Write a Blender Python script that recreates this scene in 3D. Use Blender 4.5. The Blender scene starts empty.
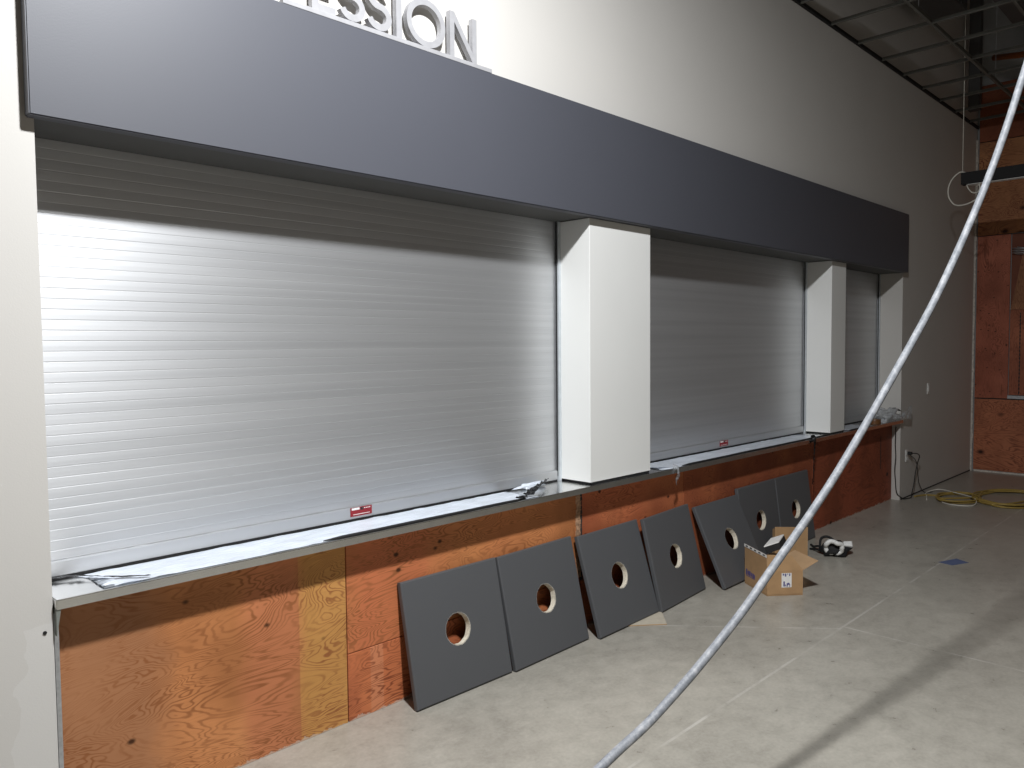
import bpy, bmesh, math, random
from mathutils import Vector, Matrix, noise
random.seed(7)
SC = bpy.context.scene
COL = SC.collection

# ------------------------------------------------------------------ helpers
def add_box(bm, x0, x1, y0, y1, z0, z1, mi=0):
    v = [bm.verts.new(p) for p in ((x0,y0,z0),(x1,y0,z0),(x1,y1,z0),(x0,y1,z0),(x0,y0,z1),(x1,y0,z1),(x1,y1,z1),(x0,y1,z1))]
    for f in ((0,3,2,1),(4,5,6,7),(0,1,5,4),(1,2,6,5),(2,3,7,6),(3,0,4,7)):
        bm.faces.new([v[i] for i in f]).material_index = mi
    return v

def box(x0, x1, y0, y1, z0, z1, bevel=0.0, seg=2):
    bm = bmesh.new(); add_box(bm, x0, x1, y0, y1, z0, z1)
    if bevel: bmesh.ops.bevel(bm, geom=bm.edges[:], offset=bevel, segments=seg, affect='EDGES', profile=.5)
    return bm

def catmull(pts, n=8, closed=False):
    P = [Vector(p) for p in pts]; out = []
    m = len(P)
    for i in range(m if closed else m-1):
        if closed: a, b, c, d = P[(i-1) % m], P[i], P[(i+1) % m], P[(i+2) % m]
        else: a, b, c, d = P[max(i-1,0)], P[i], P[i+1], P[min(i+2,m-1)]
        for k in range(n):
            t = k/n
            out.append(.5*((2*b)+(c-a)*t+(2*a-5*b+4*c-d)*t*t+(3*b-a-3*c+d)*t**3))
    if not closed: out.append(P[-1])
    return out

def add_tube(bm, pts, r, sides=8, closed=False, cap=True):
    P = [Vector(p) for p in pts]; n = len(P); rings = []
    rad = r if callable(r) else (lambda i: r)
    t0 = (P[1]-P[0]).normalized()
    ref = Vector((0,0,1)) if abs(t0.z) < .9 else Vector((1,0,0))
    nrm = (ref - t0*ref.dot(t0)).normalized()
    for i in range(n):
        if closed: t = (P[(i+1) % n]-P[(i-1) % n]).normalized()
        else: t = (P[min(i+1,n-1)]-P[max(i-1,0)]).normalized()
        nrm = nrm - t*nrm.dot(t)
        nrm = nrm.normalized() if nrm.length > 1e-6 else t.orthogonal().normalized()
        b = t.cross(nrm)
        rings.append([bm.verts.new(P[i]+rad(i)*(math.cos(2*math.pi*k/sides)*nrm+math.sin(2*math.pi*k/sides)*b)) for k in range(sides)])
    for i in range(n if closed else n-1):
        A, B = rings[i], rings[(i+1) % n]
        for k in range(sides):
            f = bm.faces.new((A[k], A[(k+1) % sides], B[(k+1) % sides], B[k])); f.smooth = True
    if cap and not closed:
        bm.faces.new(rings[0][::-1]); bm.faces.new(rings[-1])

def tube(pts, r, sides=8, closed=False):
    bm = bmesh.new(); add_tube(bm, pts, r, sides, closed); return bm

def add_prism(bm, poly, y0, y1):
    """poly in (x,z) counter-clockwise seen from -y; extruded from y0 to y1"""
    a = [bm.verts.new((x,y0,z)) for x, z in poly]; b = [bm.verts.new((x,y1,z)) for x, z in poly]
    n = len(poly)
    bm.faces.new(a); bm.faces.new(b[::-1])
    for i in range(n): bm.faces.new((a[i], b[i], b[(i+1) % n], a[(i+1) % n]))

def root(name, label, cat, loc=(0,0,0), rot=None, group=None):
    o = bpy.data.objects.new(name, None); COL.objects.link(o)
    o.empty_display_size = .1; o.location = loc
    if rot: o.rotation_euler = rot
    o['label'] = label; o['category'] = cat
    if group: o['group'] = group
    return o

def tag(o, label, cat, group=None):
    o['label'] = label; o['category'] = cat
    if group: o['group'] = group
    return o

def obj(name, bm, mats, parent=None, local=False, label=None, loc=None):
    """links the mesh; world coordinates unless local, re-based onto the parent's (or its own) origin"""
    bmesh.ops.recalc_face_normals(bm, faces=bm.faces[:])
    me = bpy.data.meshes.new(name)
    for m in (mats if isinstance(mats, (list, tuple)) else [mats]): me.materials.append(m)
    if not local:
        off = Vector((0,0,0)); p = parent
        while p: off += p.location; p = p.parent
        if loc: off = Vector(loc)
        bmesh.ops.translate(bm, verts=bm.verts[:], vec=-off)
    bm.to_mesh(me); bm.free()
    o = bpy.data.objects.new(name, me); COL.objects.link(o)
    if parent: o.parent = parent
    elif loc: o.location = loc
    if label: o['label'] = label
    return o

def struct(name, bm, mats):
    o = obj(name, bm, mats); o['kind'] = 'structure'; return o

# ------------------------------------------------------------------ materials
def new_mat(name):
    m = bpy.data.materials.new(name); m.use_nodes = True
    nt = m.node_tree; b = nt.nodes['Principled BSDF']
    return m, nt, b

def N(nt, t, **kw):
    n = nt.nodes.new(t)
    for k, v in kw.items():
        if k in n.inputs.keys() if isinstance(k, str) else False: n.inputs[k].default_value = v
        else: setattr(n, k, v)
    return n

def coords(nt, scale=(1,1,1), loc=(0,0,0), rot=(0,0,0), world=True):
    if world:
        g = nt.nodes.new('ShaderNodeNewGeometry'); src = g.outputs['Position']
    else:
        g = nt.nodes.new('ShaderNodeTexCoord'); src = g.outputs['Object']
    mp = nt.nodes.new('ShaderNodeMapping'); mp.inputs['Scale'].default_value = scale
    mp.inputs['Location'].default_value = loc; mp.inputs['Rotation'].default_value = rot
    nt.links.new(src, mp.inputs['Vector']); return mp.outputs[0]

def ramp(nt, fac, stops):
    r = nt.nodes.new('ShaderNodeValToRGB'); e = r.color_ramp.elements
    while len(e) < len(stops): e.new(.5)
    for el, (p, c) in zip(e, stops):
        el.position = p; el.color = (*c, 1) if len(c) == 3 else c
    nt.links.new(fac, r.inputs[0]); return r.outputs[0]

def mixc(nt, fac, a, b, mode='MIX'):
    m = nt.nodes.new('ShaderNodeMix'); m.data_type = 'RGBA'; m.blend_type = mode
    for s, v in ((0, fac), (6, a), (7, b)):
        if hasattr(v, 'links'): nt.links.new(v, m.inputs[s])
        elif s == 0: m.inputs[0].default_value = v
        else: m.inputs[s].default_value = (*v, 1)
    return m.outputs[2]

def noise_n(nt, vec, scale, detail=4, rough=.5, dist=0):
    n = nt.nodes.new('ShaderNodeTexNoise'); n.inputs['Scale'].default_value = scale
    n.inputs['Detail'].default_value = detail; n.inputs['Roughness'].default_value = rough
    n.inputs['Distortion'].default_value = dist
    nt.links.new(vec, n.inputs['Vector']); return n.outputs[0]

def math_n(nt, op, a, b=None, clamp=False):
    m = nt.nodes.new('ShaderNodeMath'); m.operation = op; m.use_clamp = clamp
    for i, v in enumerate((a, b)):
        if v is None: continue
        if hasattr(v, 'links'): nt.links.new(v, m.inputs[i])
        else: m.inputs[i].default_value = v
    return m.outputs[0]

def bump(nt, b, h, strength=.1, dist=.01):
    n = nt.nodes.new('ShaderNodeBump'); n.inputs['Strength'].default_value = strength
    n.inputs['Distance'].default_value = dist
    nt.links.new(h, n.inputs['Height']); nt.links.new(n.outputs[0], b.inputs['Normal'])

def simple(name, col, rough=.5, metal=0., var=.06, nscale=30, bmp=0., spec=.5):
    m, nt, b = new_mat(name); v = coords(nt, world=False)
    f = noise_n(nt, v, nscale, 3)
    lo = tuple(c*(1-var) for c in col); hi = tuple(min(1, c*(1+var)) for c in col)
    nt.links.new(ramp(nt, f, [(.3, lo), (.7, hi)]), b.inputs['Base Color'])
    b.inputs['Roughness'].default_value = rough; b.inputs['Metallic'].default_value = metal
    b.inputs['Specular IOR Level'].default_value = spec
    if bmp: bump(nt, b, f, bmp, .004)
    return m

def paint(name, col, rough=.6, orange=.12, spec=.3):
    m, nt, b = new_mat(name); v = coords(nt)
    f = noise_n(nt, v, 1.3, 4); lo = tuple(c*.96 for c in col)
    nt.links.new(ramp(nt, f, [(.3, lo), (.7, col)]), b.inputs['Base Color'])
    b.inputs['Roughness'].default_value = rough; b.inputs['Specular IOR Level'].default_value = spec
    bump(nt, b, noise_n(nt, v, 220, 2), orange, .002)
    return m

WALL = (.64, .622, .59)
M = {}
M['wall'] = paint('wall paint', WALL)
M['pillar'] = paint('white pillar paint', (.82, .825, .805), .5)
M['fascia'] = paint('charcoal paint', (.078, .082, .100), .5, .08, .6)
M['soffit'] = paint('dark soffit paint', (.09, .09, .088), .6)
M['laminate'] = paint('charcoal laminate', (.096, .099, .105), .45, .05, .4)
M['core'] = simple('particle core', (.74, .68, .56), .9, var=.2, nscale=90, bmp=.4)
M['black'] = simple('black rubber', (.012, .012, .013), .6)
M['blackpaint'] = simple('black powder coat', (.012, .012, .013), .75)
M['grey'] = simple('grey letter paint', (.36, .36, .375), .5)
M['steel'] = simple('galvanised steel', (.55, .57, .60), .38, .8, .12, 60)
M['rail'] = simple('guide rail aluminium', (.56, .60, .63), .45, .15)
M['white'] = simple('white plastic', (.78, .78, .76), .4)
M['red'] = simple('red label', (.27, .012, .02), .5)
M['card'] = simple('kraft cardboard', (.44, .27, .135), .85, var=.08, nscale=14)
M['cardin'] = simple('kraft cardboard inside', (.48, .31, .17), .9, var=.06, nscale=14)
M['cardwhite'] = simple('white paper label', (.85, .84, .82), .6)
M['ink'] = simple('blue purple ink', (.09, .08, .24), .6)
M['inkblk'] = simple('black ink', (.03, .03, .035), .6)
M['yellow'] = simple('yellow cord jacket', (.40, .28, .07), .5)
M['cordwhite'] = simple('off white cord jacket', (.80, .78, .70), .5)
M['tape'] = simple('blue masking tape', (.10, .13, .24), .7)
M['dirtwhite'] = simple('joint compound', (.66, .62, .56), .9, var=.25, nscale=40, bmp=.3)
M['scrap'] = simple('pale beige sheet', (.50, .45, .36), .8)
M['bracket'] = simple('dull grey bracket', (.22, .235, .215), .6)
M['filler'] = simple('brown filler', (.42, .25, .15), .9, var=.4, nscale=50, bmp=.3)
M['darkgap'] = simple('shadow gap', (.035, .032, .03), .9)
M['tee'] = simple('grey ceiling tee', (.15, .15, .135), .5)
M['duct'] = simple('dark ductwork', (.10, .10, .10), .55, .3)
M['orangepipe'] = simple('orange sprinkler pipe', (.42, .13, .04), .5)
M['deck'] = simple('grey deck', (.16, .16, .16), .8, nscale=2, var=.15)
M['upper'] = simple('unfinished grey board', (.42, .43, .43), .85, nscale=2.5, var=.15)
M['amber'] = simple('amber tape roll', (.16, .07, .025), .35)

# counter: brushed stainless steel
m, nt, b = new_mat('brushed stainless steel'); v = coords(nt, (1.5, 220, 220))
f = noise_n(nt, v, 1.0, 3, .6); f2 = noise_n(nt, coords(nt), 7, 4, .6)
nt.links.new(ramp(nt, f2, [(.3, (.70,.70,.69)), (.7, (.80,.80,.79))]), b.inputs['Base Color'])
b.inputs['Metallic'].default_value = 1.0
rr = nt.nodes.new('ShaderNodeMapRange'); nt.links.new(f2, rr.inputs[0]); rr.inputs[3].default_value = .13; rr.inputs[4].default_value = .24
nt.links.new(rr.outputs[0], b.inputs['Roughness']); bump(nt, b, f, .04, .001); M['counter'] = m

# conduit: grey metal with pale scuffs
m, nt, b = new_mat('scuffed grey conduit'); v = coords(nt)
f = noise_n(nt, coords(nt, (1,1,.7)), 30, 5, .75)
g = ramp(nt, f, [(.36, (.17,.183,.205)), (.54, (.27,.282,.305)), (.72, (.44,.44,.45))])
nt.links.new(g, b.inputs['Base Color']); b.inputs['Metallic'].default_value = .0
b.inputs['Roughness'].default_value = .55
bump(nt, b, f, .3, .003); M['conduit'] = m

# roller shutter: brushed aluminium, horizontal brushing
m, nt, b = new_mat('brushed aluminium slats'); v = coords(nt, (1.2, 1, 900))
f = noise_n(nt, v, 1.0, 3, .6)
vb = coords(nt, (.35, 1, 27.25))
f2 = noise_n(nt, vb, 1.0, 1, .5)
nt.links.new(ramp(nt, f2, [(.3, (.59,.60,.615)), (.7, (.66,.67,.685))]), b.inputs['Base Color'])
b.inputs['Metallic'].default_value = .78
rr = nt.nodes.new('ShaderNodeMapRange'); nt.links.new(f, rr.inputs[0]); rr.inputs[3].default_value = .47; rr.inputs[4].default_value = .54
nt.links.new(rr.outputs[0], b.inputs['Roughness'])
b.inputs['Anisotropic'].default_value = .6
tg = nt.nodes.new('ShaderNodeCombineXYZ'); tg.inputs[2].default_value = 1.0; nt.links.new(tg.outputs[0], b.inputs['Tangent'])
bump(nt, b, f, .03, .001); M['slat'] = m

# protective film
m, nt, b = new_mat('clear protective film'); v = coords(nt, (1, 3, 1))
b.inputs['Base Color'].default_value = (.80, .86, .95, 1); b.inputs['Roughness'].default_value = .22
b.inputs['Specular IOR Level'].default_value = .6
nt.links.new(ramp(nt, noise_n(nt, v, 8, 4), [(.3, (.80,.80,.80)), (.8, (.97,.97,.97))]), b.inputs['Alpha'])
bump(nt, b, noise_n(nt, v, 26, 4), .25, .01); M['film'] = m
m, nt, b = new_mat('crumpled clear plastic'); v = coords(nt)
b.inputs['Base Color'].default_value = (.62, .65, .68, 1); b.inputs['Roughness'].default_value = .2
nt.links.new(ramp(nt, noise_n(nt, v, 30, 3), [(.3, (.35,.35,.35)), (.7, (.85,.85,.85))]), b.inputs['Alpha']); M['bag'] = m
m, nt, b = new_mat('dark smoky film'); v = coords(nt)
nt.links.new(ramp(nt, noise_n(nt, v, 30, 2), [(.45, (.02,.02,.022)), (.75, (.20,.205,.21))]), b.inputs['Base Color'])
b.inputs['Roughness'].default_value = .25; M['darkfilm'] = m

# concrete floor
m, nt, b = new_mat('polished concrete'); v = coords(nt)
n1 = noise_n(nt, v, 1.1, 6, .62, .5); n2 = noise_n(nt, coords(nt, (1,1.25,1), rot=(0,0,.5)), 9, 8, .70, .3)
n3 = noise_n(nt, v, 60, 3, .6)
base = ramp(nt, n1, [(.3, (.25,.232,.195)), (.66, (.49,.46,.395))])
c = mixc(nt, .48, base, ramp(nt, n2, [(.33, (.235,.217,.178)), (.5, (.388,.364,.308)), (.68, (.51,.482,.415))]))
c = mixc(nt, .25, c, ramp(nt, n3, [(.3, (.24,.23,.21)), (.7, (.46,.44,.40))]))
sep = nt.nodes.new('ShaderNodeSeparateXYZ'); nt.links.new(v, sep.inputs[0])
def line(src, at, w):
    d = math_n(nt, 'ABSOLUTE', math_n(nt, 'SUBTRACT', src, at))
    return math_n(nt, 'LESS_THAN', d, w)
l1 = line(sep.outputs[1], 1.755, .007)
l2 = math_n(nt, 'MULTIPLY', line(sep.outputs[0], 4.48, .008), math_n(nt, 'LESS_THAN', sep.outputs[1], 1.755))
dg = math_n(nt, 'ADD', math_n(nt, 'MULTIPLY', sep.outputs[0], .757), math_n(nt, 'MULTIPLY', sep.outputs[1], .653))
l3 = math_n(nt, 'MULTIPLY', line(dg, 4.505, .006), math_n(nt, 'GREATER_THAN', sep.outputs[1], 1.755))
ln = math_n(nt, 'MAXIMUM', l1, math_n(nt, 'MAXIMUM', l2, l3))
brk = ramp(nt, noise_n(nt, v, 5, 3), [(.35, (0,0,0)), (.6, (1,1,1))])
ln = math_n(nt, 'MULTIPLY', math_n(nt, 'MULTIPLY', ln, brk), .42)
c = mixc(nt, ln, c, (.66,.64,.60))
sp = nt.nodes.new('ShaderNodeTexVoronoi'); sp.inputs['Scale'].default_value = 2.6; nt.links.new(v, sp.inputs['Vector'])
c = mixc(nt, math_n(nt, 'LESS_THAN', sp.outputs['Distance'], .018), c, (.75,.73,.69))
nt.links.new(c, b.inputs['Base Color'])
rr = nt.nodes.new('ShaderNodeMapRange'); nt.links.new(n2, rr.inputs[0]); rr.inputs[3].default_value = .20; rr.inputs[4].default_value = .42
nt.links.new(rr.outputs[0], b.inputs['Roughness']); b.inputs['Specular IOR Level'].default_value = .45
bump(nt, b, n3, .04, .003); M['floor'] = m

def plywood(name, tint_a, tint_b, dark, axis='x', seed=0., figure=7., bands=(), splash=True, knots=5.5, kring=3.5):
    """rotary-cut veneer: contour lines of a stretched noise field, knots, tint patches"""
    m, nt, b = new_mat(name)
    if axis == 'x': sc = (.62, 1, 2.1)
    elif axis == 'z': sc = (2.6, 2.6, .6)
    else: sc = (1, .7, 2.2)
    v = coords(nt, sc, (seed, seed*.7, seed*1.3))
    w = coords(nt)
    h = noise_n(nt, v, 2.1, 3.6, .5, .7)
    h2 = noise_n(nt, coords(nt, tuple(q*(1 if q < 1 else 5) for q in sc)), 4, 3)
    ph = math_n(nt, 'ADD', math_n(nt, 'MULTIPLY', h, figure*2*math.pi*6.4), math_n(nt, 'MULTIPLY', h2, 4.5))
    s = math_n(nt, 'SINE', ph)
    g = ramp(nt, math_n(nt, 'ADD', math_n(nt, 'MULTIPLY', s, .5), .5), [(.0, (0,0,0)), (.55, (.10,.10,.10)), (.97, (1,1,1))])
    tint = ramp(nt, noise_n(nt, coords(nt, (1,1,.6), (seed*2, 0, seed)), 1.7, 4), [(.34, tint_a), (.66, tint_b)])
    gr = ramp(nt, noise_n(nt, coords(nt, (1,1,.8), (seed*4, 0, seed*2)), 2.3, 4), [(.46, (0,0,0)), (.66, (.75,.75,.75))])
    tint = mixc(nt, gr, tint, tuple(.45*a+.28*d for a, d in zip(tint_a, dark)))
    sp = nt.nodes.new('ShaderNodeSeparateXYZ'); nt.links.new(w, sp.inputs[0])
    for (x0, x1, col, amt, soft) in bands:
        ed = []
        for xe in (x0, x1):
            mr = nt.nodes.new('ShaderNodeMapRange'); mr.interpolation_type = 'SMOOTHSTEP'
            wob = math_n(nt, 'ADD', sp.outputs[0], math_n(nt, 'MULTIPLY', math_n(nt, 'SUBTRACT', noise_n(nt, w, 4, 3), .5), soft*3))
            nt.links.new(wob, mr.inputs[0]); mr.inputs[1].default_value = xe-soft-.001; mr.inputs[2].default_value = xe+soft+.001; ed.append(mr.outputs[0])
        inside = math_n(nt, 'SUBTRACT', ed[0], ed[1])
        tint = mixc(nt, math_n(nt, 'MULTIPLY', inside, amt), tint, col)
    fine = noise_n(nt, coords(nt, tuple(q*(1 if q < 1 else 14) for q in sc)), 9, 3)
    tint = mixc(nt, math_n(nt, 'MULTIPLY', fine, .35), tint, dark)
    c = mixc(nt, math_n(nt, 'MULTIPLY', g, math_n(nt, 'ADD', math_n(nt, 'MULTIPLY', ramp(nt, noise_n(nt, w, 4.5, 4), [(.36, (.16,.16,.16)), (.62, (.92,.92,.92))]), .95), .04)), tint, dark)
    vo = nt.nodes.new('ShaderNodeTexVoronoi'); vo.inputs['Scale'].default_value = knots
    nt.links.new(coords(nt, (1,1,1.4), (seed*3, 0, seed*2)), vo.inputs['Vector'])
    k = ramp(nt, vo.outputs['Distance'], [(.05, (1,1,1)), (.05+.016*kring, (0,0,0))])
    c = mixc(nt, k, c, tuple(q*.22 for q in dark))
    if splash:   # pale scuffed band where the sheet meets the slab
        e = math_n(nt, 'LESS_THAN', sp.outputs[2], math_n(nt, 'MULTIPLY', math_n(nt, 'SUBTRACT', noise_n(nt, w, 14, 5, .7), .40), .07))
        c = mixc(nt, math_n(nt, 'MULTIPLY', e, .55), c, (.62,.54,.46))
    nt.links.new(c, b.inputs['Base Color']); b.inputs['Roughness'].default_value = .62
    b.inputs['Specular IOR Level'].default_value = .3
    bump(nt, b, h, .03, .004)
    return m

# ------------------------------------------------------------------ places (metres)
YW, YF, YS, YP = 2.78, 2.728, 3.02, 2.86      # wall face, fascia face, shutters, plywood
XL, XR = .68, 8.54                            # opening
ZC, ZH = .85, 2.376                            # counter top, opening head
P1, P2 = (3.42, 4.015), (6.755, 7.065)        # pillars
XE = 11.15                                    # end wall sheets
ZG = 4.34                                     # ceiling grid

# ------------------------------------------------------------------ the setting
struct('floor', box(-3, 11.4, -5, 3.3, -.1, 0), M['floor'])

bm = bmesh.new()
add_box(bm, -3, XL, YW, 3.3, 0, 6)
add_box(bm, XR, 11.4, YW, 3.3, 0, 6)
add_box(bm, XL, XR, YW, 3.3, ZH+.012, 6)
add_box(bm, XL, XR, 2.90, 3.3, 0, ZC-.035)
m = M['wall'].copy()     # joint-compound patch beside the counter end: paint of its own shade
nt = m.node_tree; b = nt.nodes['Principled BSDF']; src = b.inputs['Base Color'].links[0].from_socket
sp = nt.nodes.new('ShaderNodeSeparateXYZ'); g = nt.nodes.new('ShaderNodeNewGeometry'); nt.links.new(g.outputs['Position'], sp.inputs[0])
wob = math_n(nt, 'MULTIPLY', noise_n(nt, g.outputs['Position'], 6, 3), .16)
ins = math_n(nt, 'MULTIPLY', math_n(nt, 'GREATER_THAN', sp.outputs[0], math_n(nt, 'ADD', wob, .50)), math_n(nt, 'LESS_THAN', sp.outputs[0], .7))
ins = math_n(nt, 'MULTIPLY', ins, math_n(nt, 'LESS_THAN', math_n(nt, 'ADD', sp.outputs[2], wob), .86))
nt.links.new(mixc(nt, math_n(nt, 'MULTIPLY', ins, .22), src, (.78,.78,.77)), b.inputs['Base Color'])
M['wallpatch'] = m
struct('wall_back', bm, m)
struct('trim_1', box(XL, XR, YW+.001, 3.25, ZH, ZH+.011), M['soffit'])            # soffit over the shutters
struct('wall_right', box(11.2, 11.4, -5, YW, 0, 6), M['upper'])
struct('ceiling', box(-3, 11.4, -5, 3.3, 6, 6.1), M['deck'])
struct('base_gap_back', box(XR+.03, XE-.01, YW-.004, YW, 0, .012), M['darkgap'])  # no baseboard here: dark strip stands in for shaded gap at wall foot
# ragged pale strip of compound in the far corner, and along the foot of the end sheets
bm = bmesh.new(); z = .0
while z < 4.2:
    w = .018+.02*max(0, noise.noise(Vector((0, 3, z*6)))); add_box(bm, XE-.012, XE, YW-w-.001, YW, z, z+.06); z += .06
struct('trim_2', bm, M['dirtwhite'])
struct('baseboard_right', box(XE-.012, XE, -1, YW-.04, 0, .022), M['dirtwhite'])
# metal corner bead below the counter end
bm = bmesh.new(); add_box(bm, XL+.001, XL+.012, YW-.004, YW+.06, 0, .80); add_box(bm, XL+.014, XL+.020, YW+.02, YW+.06, 0, .80)
struct('trim_3', bm, M['steel'])

# ------------------------------------------------------------------ fascia, pillars, counter
bm = bmesh.new(); add_box(bm, .655, 8.54, YF, YW, ZH-.002, 2.968)
bmesh.ops.bevel(bm, geom=bm.edges[:], offset=.004, segments=2, affect='EDGES')
f = obj('fascia', bm, M['fascia'])
tag(f, 'long charcoal painted fascia board running above all three shutters', 'fascia')

def pillar(x0, x1, label):
    r = root('pillar', label, 'pillar', ((x0+x1)/2, YW, ZC+.001), group='white pillars between the shutters')
    obj('shaft', box(x0, x1, YW, 3.24, ZC+.013, ZH-.003, .003), M['pillar'], r)
    obj('base_gap', box(x0+.02, x1-.004, YW+.006, 3.2, ZC+.001, ZC+.013), M['black'], r, label='black strip standing in for the dark gap under the pillar')  # black block paints in the shade of the gap below the shaft
pillar(*P1, 'wide white square pillar between the big near shutter and the middle shutter')
pillar(*P2, 'narrow white pillar between the middle shutter and the small far shutter')

bm = bmesh.new(); add_box(bm, XL+.003, XR-.003, 2.752, 3.26, ZC-.033, ZC)
bmesh.ops.bevel(bm, geom=bm.edges[:], offset=.003, segments=2, affect='EDGES')
ct = obj('countertop', bm, M['counter'])
tag(ct, 'long grey metal countertop under the shutters, bare at its near end', 'countertop')
bm = bmesh.new(); add_prism(bm, [(XL+.004, ZC-.034), (XL+.004, ZC-.12), (XL+.018, ZC-.034)], 2.757, 2.84)
tag(obj('counter_bracket', bm, M['bracket']), 'small grey metal bracket under the near end of the countertop', 'bracket')

# ------------------------------------------------------------------ roller shutters
def shutter(x0, x1, label, sticker):
    r = root('roller_shutter', label, 'shutter', ((x0+x1)/2, YS, ZC), group='aluminium roller shutters over the counter')
    g = .022
    bm = bmesh.new(); prof = []; pitch = .0367; z = .915; rnd = random.Random(int(x0*100))
    while z < ZH+.02:
        t = rnd.uniform(-.00022, .00022)
        prof += [(YS+t, z), (YS-.0002, z+.016), (YS-t, z+.0322), (YS+.0007, z+.0328), (YS+.0005, z+.0345)]
        z += pitch
    a = [bm.verts.new((x0+g, y, min(zz, ZH-.001))) for y, zz in prof]
    c = [bm.verts.new((x1-g, y, min(zz, ZH-.001))) for y, zz in prof]
    for i in range(len(prof)-1):
        if prof[i][1] >= ZH-.001: break
        bm.faces.new((a[i], c[i], c[i+1], a[i+1]))
    back = [bm.verts.new(p) for p in ((x0+g, YS+.014, .915), (x1-g, YS+.014, .915), (x1-g, YS+.014, ZH-.001), (x0+g, YS+.014, ZH-.001))]
    bm.faces.new(back)
    obj('curtain', bm, M['slat'], r)
    bm = bmesh.new(); add_box(bm, x0+g, x1-g, YS-.012, YS+.016, ZC+.009, ZC+.064)
    bmesh.ops.bevel(bm, geom=bm.edges[:], offset=.004, segments=2, affect='EDGES')
    bb = obj('bottom_bar', bm, M['slat'], r)
    obj('bottom_seal', box(x0+g, x1-g, YS-.006, YS+.012, ZC+.001, ZC+.010), M['black'], r, label='black rubber seal under the bottom bar')
    for s, xa in ((1, x0), (-1, x1)):
        xb = xa+s*g*.95
        bm = bmesh.new(); add_box(bm, min(xa, xb)+.001, max(xa, xb), YS-.022, YS-.008, ZC+.001, ZH-.001)
        add_box(bm, min(xa, xb)+.001, (min(xa, xb)+.006 if s > 0 else max(xa, xb)), YS-.008, YS+.02, ZC+.001, ZH-.001)
        obj('guide_rail', bm, M['rail'], r)
        xm = x0+g+.003 if s > 0 else x1-g-.003
        obj('brush_seal', box(xm-.0012, xm+.0012, YS-.014, YS-.005, ZC+.03, ZH-.002), M['black'], r)
    if sticker:
        sx, w = sticker; yb = YS-.0125
        st = obj('warning_label', box(sx, sx+w, yb-.0012, yb, ZC+.021, ZC+.062), M['red'], bb, label='small red warning label')
        bm = bmesh.new()
        add_box(bm, sx+w*.06, sx+w*.42, yb-.0018, yb-.001, ZC+.050, ZC+.060)
        for i in range(5): add_box(bm, sx+w*(.55+.08*i), sx+w*(.60+.08*i), yb-.0018, yb-.001, ZC+.052, ZC+.056)
        add_box(bm, sx+w*.12, sx+w*.9, yb-.0018, yb-.001, ZC+.028, ZC+.0305)
        # marks on the label sit in the same part as its surface pattern
        bm2 = bmesh.new(); bm2.from_mesh(st.data)
        st.data.materials.append(M['cardwhite']); st.data.materials.append(M['inkblk'])
        off = Vector((0,0,0)); p = bb
        while p: off += p.location; p = p.parent
        for f_ in bm.faces:
            vs = [bm2.verts.new(q.co-off) for q in f_.verts]; bm2.faces.new(vs).material_index = 1
        bm.free(); bm = bmesh.new(); add_box(bm, sx+w*.46, sx+w*.60, yb-.0018, yb-.001, ZC+.047, ZC+.058)
        for f_ in bm.faces:
            vs = [bm2.verts.new(q.co-off) for q in f_.verts]; bm2.faces.new(vs).material_index = 2
        bm.free(); bm2.to_mesh(st.data); bm2.free()
shutter(XL, P1[0], 'wide aluminium roller shutter nearest the camera, closed, with a red label', (1.955, .118))
shutter(P1[1], P2[0], 'middle aluminium roller shutter, closed, between the wide and the narrow pillar', (5.26, .125))
shutter(P2[1], XR, 'small far aluminium roller shutter beyond the narrow pillar, closed', None)

# ------------------------------------------------------------------ sign letters on their rail
YL0, YL1, ZL, HL = 2.73, 2.758, 2.987, .203
sg = root('letter_sign', 'grey raised letters reading ESSION standing on a rail on the charcoal fascia', 'sign', (2.05, YL0, 2.9685))
obj('rail', box(1.52, 2.622, YL0, YL1+.004, 2.9685, 2.988, .002), M['grey'], sg)
SW = .030
def letter(polys):
    bm = bmesh.new()
    for p in polys: add_prism(bm, p, YL0+.002, YL1)
    obj('letter', bm, M['grey'], sg)
def rect(x0, x1, z0, z1): return [(x0, z0), (x1, z0), (x1, z1), (x0, z1)]
def ribbon(path, w):
    """stroked path in (x,z) as a list of quads"""
    P = [Vector((x, z)) for x, z in path]; L = []; R_ = []
    for i, p in enumerate(P):
        t = (P[min(i+1, len(P)-1)]-P[max(i-1, 0)]).normalized(); n = Vector((-t.y, t.x))
        L.append(p+n*w/2); R_.append(p-n*w/2)
    return [tuple(q) for q in R_]+[tuple(q) for q in L[::-1]]
Z0 = ZL+.001
letter([rect(1.645, 1.645+SW, Z0, Z0+HL), rect(1.645+SW, 1.752, Z0, Z0+.027), rect(1.645+SW, 1.742, Z0+HL/2-.013, Z0+HL/2+.013), rect(1.645+SW, 1.752, Z0+HL-.027, Z0+HL)])
def letter_s(x0, x1):
    cx, w = (x0+x1)/2, (x1-x0)/2-SW/2; r1 = (HL-SW)/4; pts = []
    for k in range(15):       # lower bowl, from its left tip round to the middle
        a = math.radians(200+ (450-200)*k/14); pts.append((cx+w*math.cos(a), Z0+SW/2+r1+r1*math.sin(a)))
    for k in range(1, 15):    # upper bowl, from the middle round to its right tip
        a = math.radians(270-(270-20)*k/14); pts.append((cx+w*.93*math.cos(a), Z0+SW/2+3*r1+r1*math.sin(a)))
    poly = ribbon(pts, SW*.95); n = len(pts); quads = []
    A, B = poly[:n], poly[n:][::-1]
    letter_q = [[A[i], A[i+1], B[i+1], B[i]] for i in range(n-1)]
    letter(letter_q)
letter_s(1.768, 1.896); letter_s(1.900, 2.032)
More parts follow.
